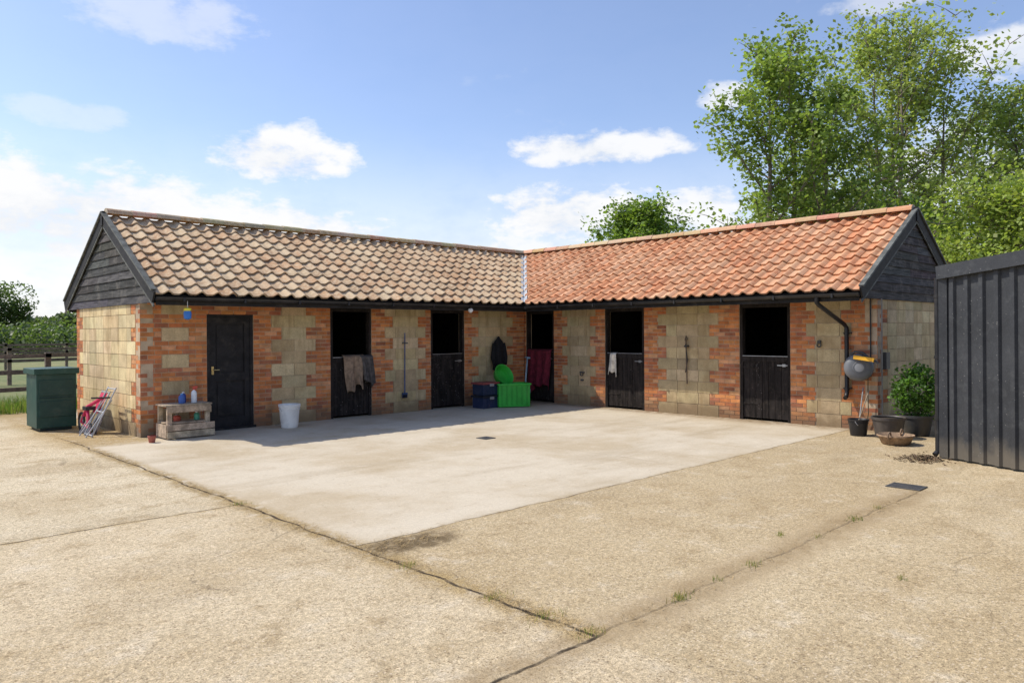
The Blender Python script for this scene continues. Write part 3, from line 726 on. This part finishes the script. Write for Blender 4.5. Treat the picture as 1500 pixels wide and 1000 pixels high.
mb.box((-9.84,2.15,.01),(-9.34,2.80,.06),(.01,.03,.03))
for z in (.25,.62): mb.box((-9.86,2.085,z),(-9.32,2.099,z+.28),(.011,.048,.04))
mb.box((-9.86,2.084,.58),(-9.32,2.098,.595),(.01,.04,.04))
mb.build('green_storage_bin',m_col,bevel=.04)
mb=MB(); Mx=(.42,.43,.44); bx0=-9.0
def chair(y,lean,fab,h=.85):
    a=bx0-.05; f_=a-lean
    for yy in (y,y+.42): mb.tube([(a,yy,h),(f_,yy,.01)],.013,8,Mx)
    for t in (.04,.5,.97): mb.tube([(a-(lean)*(1-t),y,h*t),(a-lean*(1-t),y+.42,h*t)],.012,8,Mx)
    mb.tube([(a-.06,y+.03,h*.75),(f_-.08,y+.03,.01)],.012,8,Mx); mb.tube([(a-.06,y+.39,h*.75),(f_-.08,y+.39,.01)],.012,8,Mx)
    if fab:
        q=lambda t,u:(a-lean*(1-t)-.02-.02*math.sin(u*3.14),y+.03+.36*u,h*t)
        vs=[q(t,u/6) for t in (.5,.6,.7,.8,.9,.96) for u in range(7)]
        mb.add(vs,[(v*7+u,v*7+u+1,v*7+u+8,v*7+u+7) for v in range(5) for u in range(6)],fab)
        vs=[(x_-.05,y_,z_-.36) for (x_,y_,z_) in vs]
        mb.add(vs,[(v*7+u,v*7+u+1,v*7+u+8,v*7+u+7) for v in range(5) for u in range(6)],(.06,.05,.06))
chair(.62,.38,None,.80); chair(.95,.30,(.55,.03,.10),.72)
ob=mb.build('folding_chairs',m_col,smooth=True,angle=40)
mb=MB()
torus(mb,(-9.32,1.62,.17),.16,.02,'x',(.03,.03,.03)); torus(mb,(-9.32,1.62,.17),.09,.008,'x',(.5,.5,.5))
mb.tube([(-9.32,1.62,.17),(-9.3,1.35,.45),(-9.25,1.05,.55),(-9.2,.9,.62)],.03,8,(.60,.03,.11)); mb.tube([(-9.3,1.35,.45),(-9.35,1.1,.16),(-9.32,1.0,.02)],.028,8,(.55,.03,.10))
torus(mb,(-9.34,1.03,.10),.09,.018,'x',(.03,.03,.03)); mb.tube([(-9.05,.9,.62),(-9.36,.9,.63)],.015,8,(.05,.05,.05)); mb.tube([(-9.32,1.62,.17),(-9.35,1.03,.10)],.02,8,(.55,.03,.1))
mb.box((-9.36,1.22,.40),(-9.2,1.42,.46),(.03,.03,.03))
mb.build('childs_scooter',m_col,smooth=True,angle=40)
def drain(name,x,y,w,d,rot=0):
    mb=MB(); xf=Matrix.Translation((x,y,0))@Matrix.Rotation(rot,4,'Z')
    mb.box((-w/2,-d/2,.005),(w/2,d/2,.008),(.015,.015,.015),xf=xf)
    n=9
    for i in range(n): mb.box((-w/2+.02+i*(w-.04)/n,-d/2+.02,.008),(-w/2+.02+i*(w-.04)/n+(w-.04)/n*.55,d/2-.02,.014),(.07,.07,.075),xf=xf)
    for (a,b) in (((-w/2,-d/2,.008),(w/2,-d/2+.02,.015)),((-w/2,d/2-.02,.008),(w/2,d/2,.015)),((-w/2,-d/2+.02,.008),(-w/2+.02,d/2-.02,.015)),((w/2-.02,-d/2+.02,.008),(w/2,d/2-.02,.015))): mb.box(a,b,(.09,.09,.09),xf=xf)
    mb.build(name,m_col)
drain('drain_grate',-4.41,-10.18,.26,.34); drain('drain_grate',-5.04,-4.16,.22,.22)

# ------------------------------------------------------------------ fences
def fence(name,y,x0,x1,h=1.25,rails=(.42,.82,1.2),col=(.17,.135,.10),sp=1.85):
    mb=MB(); x=x0
    while x<x1:
        mb.box((x-.06,y-.05,0),(x+.06,y+.05,h+rnd.uniform(0,.06)),jit(col,.2)); x+=sp
    for z in rails:
        x=x0
        while x<x1:
            dz=rnd.uniform(-.012,.012); mb.beam((x-.06,y-.07,z+dz),(x+sp+.06,y-.07,z+rnd.uniform(-.012,.012)),.04,.10,jit(col,.2)); x+=sp
    mb.build(name,m_wood)
fence('post_and_rail_fence',7.7,-34.4,12)
fence('post_and_rail_fence',17,-34,22,sp=2.4)
fence('post_and_rail_fence',30,-34,26,sp=2.6)

# ------------------------------------------------------------------ vegetation
def leafmat(name,tr=.35):
    m=bpy.data.materials.new(name); m.use_nodes=True; nt=m.node_tree; nt.nodes.clear()
    out=nt.nodes.new('ShaderNodeOutputMaterial'); a=nt.nodes.new('ShaderNodeAttribute'); a.attribute_name='Col'
    d=nt.nodes.new('ShaderNodeBsdfPrincipled'); d.inputs['Roughness'].default_value=.5; d.inputs['Specular IOR Level'].default_value=.35
    t=nt.nodes.new('ShaderNodeBsdfTranslucent'); mx=nt.nodes.new('ShaderNodeMixShader'); mx.inputs[0].default_value=tr
    lk(nt,a.outputs['Color'],d.inputs['Base Color'])
    c=MIX(nt,1.0,a.outputs['Color'],(1.6,1.7,.8),'MULTIPLY'); lk(nt,c,t.inputs['Color'])
    lk(nt,d.outputs[0],mx.inputs[1]); lk(nt,t.outputs[0],mx.inputs[2]); lk(nt,mx.outputs[0],out.inputs[0]); return m
m_leaf=leafmat('leaves',.42); m_bark=gmat('bark',(.20,.165,.13),.9,nscale=4,var=.35,bump=.8,bscale=20,bdist=.02,stretch=(3,3,.6))
def leaves(name,cent,size,cols,parent,seed,mat=None,upb=.5,asp=.75):
    rs=np.random.RandomState(seed); n=len(cent); cent=np.asarray(cent)
    nrm=rs.normal(size=(n,3)); nrm[:,2]=np.abs(nrm[:,2])+upb; nrm/=np.linalg.norm(nrm,axis=1)[:,None]
    t=rs.normal(size=(n,3)); t-=nrm*(t*nrm).sum(1)[:,None]; t/=np.linalg.norm(t,axis=1)[:,None]
    b=np.cross(nrm,t); s=(size*rs.uniform(.6,1.25,n))[:,None]
    v=np.empty((n,4,3)); v[:,0]=cent-t*s*.5; v[:,1]=cent+b*s*.5*asp-t*s*.05; v[:,2]=cent+t*s*.5; v[:,3]=cent-b*s*.5*asp-t*s*.05
    v=v.reshape(-1,3)
    me=bpy.data.meshes.new(name); me.vertices.add(n*4); me.vertices.foreach_set('co',v.ravel())
    me.loops.add(n*4); me.loops.foreach_set('vertex_index',np.arange(n*4)); me.polygons.add(n)
    me.polygons.foreach_set('loop_start',np.arange(n)*4); me.polygons.foreach_set('loop_total',np.full(n,4))
    me.update(calc_edges=True)
    at=me.color_attributes.new('Col','FLOAT_COLOR','CORNER'); c=np.ones((n,4)); c[:,:3]=cols
    at.data.foreach_set('color',np.repeat(c,4,axis=0).ravel())
    me.materials.append(mat or m_leaf); ob=bpy.data.objects.new(name,me); scene.collection.objects.link(ob)
    if parent: ob.parent=parent
    return ob
def tree(name,x,y,H,R,cb,seed,nl,ls,base=(.10,.165,.035),steep=55,stems=1,prof=None,nlimb=30,sig=.33):
    r=random.Random(seed); rs=np.random.RandomState(seed); T=empty(name)
    mb=MB(); pts=[];wts=[]
    prof=prof or (lambda t: (math.sin(math.pi*(.18+.78*t))**.8))
    for st in range(stems):
        ang=2*math.pi*st/stems+r.uniform(0,1); off=(0 if stems==1 else R*.38)
        hh=H*(1 if st==0 else r.uniform(.76,.97))
        tx,ty=x+math.cos(ang)*off,y+math.sin(ang)*off
        path=[];n=9;wx=wy=0
        for i in range(n):
            t=i/(n-1); wx+=r.uniform(-.12,.12);wy+=r.uniform(-.12,.12)
            k=min(1,t*2.2); path.append(Vector((x+(tx-x)*k+wx*t,y+(ty-y)*k+wy*t,hh*.96*t)))
        r0=.02*hh/ (1 if stems==1 else 1.3)
        mb.tube(path,[r0*(1-.93*i/(n-1)) for i in range(n)],8)
        for li in range(nlimb//stems):
            t=(li+r.random())/(nlimb//stems); z=cb+(hh-cb)*t*.97
            u=z/(hh*.96); u=min(u,.999); i=int(u*(n-1)); fr=u*(n-1)-i; p0=path[i].lerp(path[min(i+1,n-1)],fr)
            a=li*2.399+r.uniform(-.5,.5); Ln=R*prof(t)*r.uniform(.5,1.25)*(1 if stems==1 else .70)
            el=math.radians(steep+r.uniform(-14,12)-10*(1-t)); 
            Ln=max(Ln,.5)/max(.45,math.cos(el)); Ln=min(Ln,(hh*1.03-z)/max(.3,math.sin(el))*1.0)
            if Ln<.3: Ln=.3
            pp=[p0]; d=Vector((math.cos(a)*math.cos(el),math.sin(a)*math.cos(el),math.sin(el)))
            for k in range(5):
                d=(d+Vector((r.uniform(-.13,.13),r.uniform(-.13,.13),r.uniform(-.10,.08)))).normalized(); pp.append(pp[-1]+d*Ln/5)
            rb=max(.015,r0*(1-.9*u)*.5); mb.tube(pp,[rb*(1-.85*k/5) for k in range(6)],5,cap=False)
            lw=r.uniform(.4,1.5)
            for k in range(1,6):
                for s in range(4):
                    dd=(d*.6+Vector((r.uniform(-1,1),r.uniform(-1,1),r.uniform(-.5,.8)))).normalized(); tl=r.uniform(.35,.95)*(R/3.2)
                    q=pp[k]+dd*tl; 
                    if s<2: mb.tube([pp[k],pp[k]+dd*tl*.5+Vector((0,0,.04)),q],[.018,.012,.005],4,cap=False)
                    pts.append(q); wts.append(lw); pts.append(pp[k].lerp(q,.5)); wts.append(lw*.6)
    mb.build('trunk_and_branches',m_bark,T,smooth=True)
    P_=np.array([tuple(p) for p in pts]); w=np.array(wts)*rs.uniform(.2,1.6,len(wts)); w/=w.sum()
    idx=rs.choice(len(P_),nl,p=w); br=rs.uniform(.7,1.3,len(P_))
    c=P_[idx]+rs.normal(size=(nl,3))*np.array([sig,sig,sig*.8])
    col=np.array(base)[None,:]*(br[idx]*rs.uniform(.75,1.25,nl))[:,None]
    yl=rs.uniform(0,1,nl)[:,None]; col=col*(1+yl*np.array([.35,.18,.05]))
    leaves('foliage',c,ls,col,T,seed)
    return T
C0=(-13.03,-13.03)
def cw(Z,r): return (C0[0]+.6954*Z+.7186*r, C0[1]+.7186*Z-.6954*r)
ppl=lambda t:(.62+.5*math.sin(math.pi*min(1,.1+.75*t)))*(1-.5*max(0,t-.65)/.35)
tree('poplar_tree',*cw(28,10.5),12.2,2.7,1.5,11,21000,.185,(.18,.26,.075),steep=54,stems=3,prof=ppl,nlimb=60,sig=.22)
tree('poplar_tree',*cw(31,16.6),13.9,3.7,1.5,23,24000,.18,(.26,.33,.12),steep=52,stems=4,prof=ppl,nlimb=84,sig=.22)
tree('poplar_tree',*cw(29,20.4),11.0,2.7,1.5,37,11000,.185,(.20,.27,.09),steep=50,stems=2,prof=ppl,nlimb=44,sig=.24)
tree('poplar_tree',*cw(37,23.5),12.0,3.0,1.5,38,9000,.20,(.16,.23,.07),steep=50,stems=2,prof=ppl,nlimb=42,sig=.28)
tree('poplar_tree',*cw(36,14.0),8.0,3.2,1.5,39,10000,.20,(.15,.22,.06),steep=45,stems=2,prof=ppl,nlimb=42,sig=.32)
tree('willow_tree',*cw(22,14.8),5.6,2.7,.8,41,16000,.15,(.24,.32,.09),steep=30,nlimb=40,sig=.32)
tree('willow_tree',*cw(26,13.6),5.8,2.6,.8,42,12000,.16,(.16,.24,.06),steep=30,nlimb=36,sig=.32)
tree('oak_tree',*cw(46,7.9),9.2,2.9,3,51,14000,.24,(.14,.22,.05),steep=28,nlimb=40,sig=.38)
def mass(name,specs,n,ls,base,seed):
    rs=np.random.RandomState(seed); cs_=[];co=[]
    for (x,y,w,h) in specs:
        k=int(n*w*h/60)+80; nb=9
        for b in range(nb):
            bx,by,bz=x+rs.uniform(-.5,.5)*w*.8,y+rs.uniform(-.5,.5)*w*.5,h*rs.uniform(.3,.8); rr=w*rs.uniform(.16,.28); rz=min(rr,h-bz+.2)
            d=rs.normal(size=(k//nb,3)); d/=np.linalg.norm(d,axis=1)[:,None]; d*=rs.uniform(.7,1.08,k//nb)[:,None]
            cs_.append(np.array([bx,by,bz])+d*np.array([rr,rr,rz])); co.append(np.array(base)*(rs.uniform(.65,1.3)*rs.uniform(.8,1.2,(k//nb,1))))
        q=rs.uniform(-1,1,(k//2,3)); cs_.append(np.array([x,y,h*.28])+q*np.array([w*.5,w*.3,h*.28])); co.append(np.array(base)*.8*np.ones((k//2,1)))
    leaves(name,np.vstack(cs_),ls,np.vstack(co),None,seed)
rs=np.random.RandomState(5); sp=[]
for i in range(70):
    an=math.radians(45.94+46-i*1.35+rs.uniform(-.6,.6)); d=rs.uniform(130,165); h=rs.uniform(3.2,5.4)
    sp.append((C0[0]+math.cos(an)*d,C0[1]+math.sin(an)*d,rs.uniform(9,14),h))
mass('distant_tree_line',sp,900,.8,(.11,.15,.07),3)
def az(px,d): 
    a=math.radians(45.94)-math.atan((px-750)/1100); return (C0[0]+math.cos(a)*d,C0[1]+math.sin(a)*d)
sp=[(*az(5,100),5.0,6.8),(*az(-35,100),9,8),(*az(62,105),6,4.2),(*az(98,100),5,3.5),(*az(40,80),5,2.6),(*az(85,75),6,2.3),(*az(10,78),6,2.5)]
mass('distant_trees',sp,3200,.34,(.10,.15,.05),9)
rs=np.random.RandomState(77); n=3000; d=rs.normal(size=(n,3)); d/=np.linalg.norm(d,axis=1)[:,None]; rr=rs.uniform(.4,1.1,n)**.6
c=np.array([-.12,-8.92,.68])+d*rr[:,None]*np.array([.33,.33,.42])*(1+.22*np.sin(d[:,:1]*7+d[:,2:]*5))
S_=empty('shrub'); leaves('foliage',c,.06,np.array([.09,.18,.035])*rs.uniform(.6,1.5,(n,1)),S_,78)
mb=MB(); 
for i in range(7):
    a=i*.9; mb.tube([(-.12,-8.92,.28),(-.12+.1*math.cos(a),-8.92+.1*math.sin(a),.5),(-.12+.22*math.cos(a),-8.92+.22*math.sin(a),.85)],[.012,.009,.004],5)
mb.build('stems',m_bark,S_)
def blades(name,pts,h,w,cols,seed):
    rs=np.random.RandomState(seed)
    mb=MB()
    for (x,y) in pts:
        a=rs.uniform(0,6.28); hh=h*rs.uniform(.4,1.2); l=rs.uniform(0,.6)*hh; b=rs.uniform(0,6.28)
        dx,dy=math.cos(a)*w,math.sin(a)*w; ex,ey=math.cos(b)*l,math.sin(b)*l
        col=cols[rs.randint(len(cols))]
        mb.add([(x-dx,y-dy,.003),(x+dx,y+dy,.003),(x+dx*.6+ex*.4,y+dy*.6+ey*.4,hh*.6),(x-dx*.6+ex*.4,y-dy*.6+ey*.4,hh*.6),(x+ex,y+ey,hh)],[(0,1,2,3),(3,2,4)],col)
    return mb.build(name,m_leaf)
rs=np.random.RandomState(4)
pts=[(rs.uniform(-16,-6),rs.uniform(5.9,7.9)) for _ in range(8000)]
blades('verge_grass',pts,.30,.008,[(.13,.21,.04),(.18,.23,.06),(.26,.25,.10),(.10,.18,.035)],3)
pts=[]
for (x,y,n,s) in ((-8.97,-10.35,110,.045),(-8.03,-10.34,45,.04),(-6.21,-10.35,60,.05),(-7.16,-10.11,45,.03),(-9.8,-9.5,45,.05),(-9.8,-8.6,45,.05),(-9.8,-9.95,55,.06),(-9.78,-10.3,60,.06),(-9.82,-5.8,40,.05),(-7.6,-11.2,25,.03),(-8.5,-10.33,20,.03),(-7.0,-10.36,20,.04),(-5.6,-10.33,30,.04)):
    pts+=[(x+rs.normal()*s,y+rs.normal()*s*.6) for _ in range(n)]
blades('joint_weeds',pts,.042,.0022,[(.22,.26,.08),(.38,.32,.14),(.3,.25,.11),(.14,.2,.05)],6)
pts=[]
for _ in range(4200):
    yy=rs.uniform(-10.3,.2)
    if math.sin(yy*2.3)+math.sin(yy*5.1+1)>-.7: pts.append((-9.8+rs.normal()*.055,yy))
for _ in range(1600): pts.append((rs.uniform(-9.9,-8.9),rs.uniform(-.7,3.5)))
for _ in range(700): pts.append((-9.45+rs.normal()*.22,-8.08+rs.normal()*.10))
for _ in range(500): pts.append((rs.uniform(-9.6,-4.5),-10.35+rs.normal()*.05))
mb=MB()
for (x,y) in pts:
    a=rs.uniform(0,3.14); l=rs.uniform(.01,.035); dx,dy=math.cos(a)*l,math.sin(a)*l; k=rs.uniform(.5,1.1)
    z=.006+rs.uniform(0,.008); mb.add([(x-dx,y-dy,z),(x+dx,y+dy,z+.004),(x+dx-dy*.14,y+dy+dx*.14,z+.005)],[(0,1,2)],(.46*k,.32*k,.14*k))
mb.build('straw_litter',m_wood)
mb=MB()
for _ in range(420):
    x=-2.45+rs.normal()*.16; y=-9.75+rs.normal()*.14; z=.006+abs(rs.normal())*.03*math.exp(-((x+2.45)**2+(y+9.75)**2)/.04); a=rs.uniform(0,6.28); l=rs.uniform(.012,.03); k=rs.uniform(.4,1.2)
    dx,dy=math.cos(a)*l,math.sin(a)*l
    mb.add([(x-dx,y-dy,z),(x-dy*.5,y+dx*.5,z+.012),(x+dx,y+dy,z+.003),(x+dy*.5,y-dx*.5,z+.004)],[(0,1,2,3)],(.14*k,.09*k,.05*k))
mb.build('leaf_debris',m_wood)
mb=MB(); a=Vector((1.75,-8.25,3.75)); b=Vector((*cw(30,19),7.2))
mb.tube([a.lerp(b,t/10)-Vector((0,0,.6*4*(t/10)*(1-t/10))) for t in range(11)],.012,5); mb.build('overhead_cable',m_plastic_blk)

# ------------------------------------------------------------------ light & sky
dv=Vector((.49,-.72,-1.0))
sun=bpy.data.lights.new('sun','SUN'); sun.energy=4.6; sun.angle=math.radians(.53); sun.color=(1,.93,.81)
so=bpy.data.objects.new('sun',sun); so.rotation_euler=dv.to_track_quat('-Z','Y').to_euler(); scene.collection.objects.link(so)
W=bpy.data.worlds.new('World'); scene.world=W; W.use_nodes=True; nt=W.node_tree; nt.nodes.clear()
out=nt.nodes.new('ShaderNodeOutputWorld'); bg=nt.nodes.new('ShaderNodeBackground'); lk(nt,bg.outputs[0],out.inputs[0])
sky=nt.nodes.new('ShaderNodeTexSky'); sky.sky_type='NISHITA'; sky.sun_disc=False
sky.sun_elevation=math.asin(1/math.sqrt(1+.49**2+.72**2)); sky.sun_rotation=math.atan2(-.49,.72)
sky.air_density=1.0; sky.dust_density=.8; sky.ozone_density=1.3
tc=nt.nodes.new('ShaderNodeTexCoord'); dirv=tc.outputs['Generated']
sep=nt.nodes.new('ShaderNodeSeparateXYZ'); lk(nt,dirv,sep.inputs[0])
X,Y,Z=sep.outputs
azn=M(nt,'SUBTRACT',math.radians(45.94),M(nt,'ARCTAN2',Y,X))
hor=M(nt,'SQRT',M(nt,'ADD',M(nt,'MULTIPLY',X,X),M(nt,'MULTIPLY',Y,Y)))
el=M(nt,'ARCTAN2',Z,hor)
cv=nt.nodes.new('ShaderNodeCombineXYZ'); lk(nt,azn,cv.inputs[0]); lk(nt,M(nt,'MULTIPLY',el,1.9),cv.inputs[1])
n1=NOISE(nt,cv.outputs[0],7,8,.62); n2=NOISE(nt,cv.outputs[0],20,6,.6); n3=NOISE(nt,cv.outputs[0],3,5,.5)
pert=M(nt,'ADD',M(nt,'MULTIPLY',M(nt,'SUBTRACT',n1,.5),3.4),M(nt,'MULTIPLY',M(nt,'SUBTRACT',n2,.5),1.8))
CL=[(-31,7.4,15,4.8,1),(-18,6.6,13,3.7,1),(-7,5.0,12,2.6,.85),(-16.9,12.5,5.8,2.6,1),(6.2,13.4,7.4,1.7,.95),(4.2,8.6,7.6,3.1,1),(0,5.3,9,2.4,.9),(14,8.6,4.5,2.4,.95),
    (-24.5,20.5,7,2.4,.45),(16.5,16.5,2.6,1.5,.8),(27,21.5,5,1.2,.5),(34,17,4,2.4,.8),(31,10,7,3.4,.85),(-30,14.0,4,1.4,.35),(20,6,10,3,.85),(-50,9,12,5,1),(60,9,12,5,1),(100,10,14,5,1),(-100,12,14,6,1),(150,10,14,6,1),(-150,12,16,6,1)]
tot=None
for (a,e,hw,hh,dn) in CL:
    dx=M(nt,'DIVIDE',M(nt,'SUBTRACT',azn,math.radians(a)),math.radians(hw)); dy=M(nt,'DIVIDE',M(nt,'SUBTRACT',el,math.radians(e)),math.radians(hh))
    dy=M(nt,'MAXIMUM',dy,M(nt,'MULTIPLY',dy,-1.3))
    q=M(nt,'ADD',M(nt,'MULTIPLY',dx,dx),M(nt,'MULTIPLY',dy,dy))
    fld=M(nt,'SUBTRACT',1.0,q)
    mk=SS(nt,M(nt,'ADD',fld,pert),.0,.85,0,dn)
    tot=mk if tot is None else M(nt,'MAXIMUM',tot,mk)
haze=SS(nt,el,math.radians(16),math.radians(0),.05,.85)
wisp=M(nt,'MULTIPLY',SS(nt,M(nt,'ADD',n3,M(nt,'MULTIPLY',n2,.35)),.70,.95,0,.3),SS(nt,el,.05,.3))
tot=M(nt,'MAXIMUM',tot,M(nt,'MAXIMUM',haze,wisp))
shade=SS(nt,M(nt,'ADD',n1,M(nt,'MULTIPLY',n2,.3)),.46,.72,0,1.0)
cc=MIX(nt,shade,(5.7,6.0,6.5),(7.1,7.12,7.2))
skyc=MIX(nt,1.0,sky.outputs[0],(1.22,1.22,1.36),'MULTIPLY')
lk(nt,MIX(nt,tot,skyc,cc),bg.inputs[0]); bg.inputs[1].default_value=.14

# ------------------------------------------------------------------ camera
cam=bpy.data.cameras.new('camera'); cam.sensor_width=36; cam.lens=26.4; cam.shift_y=-.01; cam.clip_end=3000; cam.clip_start=.05
co=bpy.data.objects.new('camera',cam); scene.collection.objects.link(co)
fw=Vector((.6954,.7186,0)); rt=Vector((.7186,-.6954,0)); up=Vector((0,0,1))
R=Matrix((rt,up,-fw)).transposed().to_4x4()
co.matrix_world=Matrix.Translation((C0[0],C0[1],1.7))@R@Matrix.Rotation(math.radians(-.4),4,'Z')
scene.camera=co
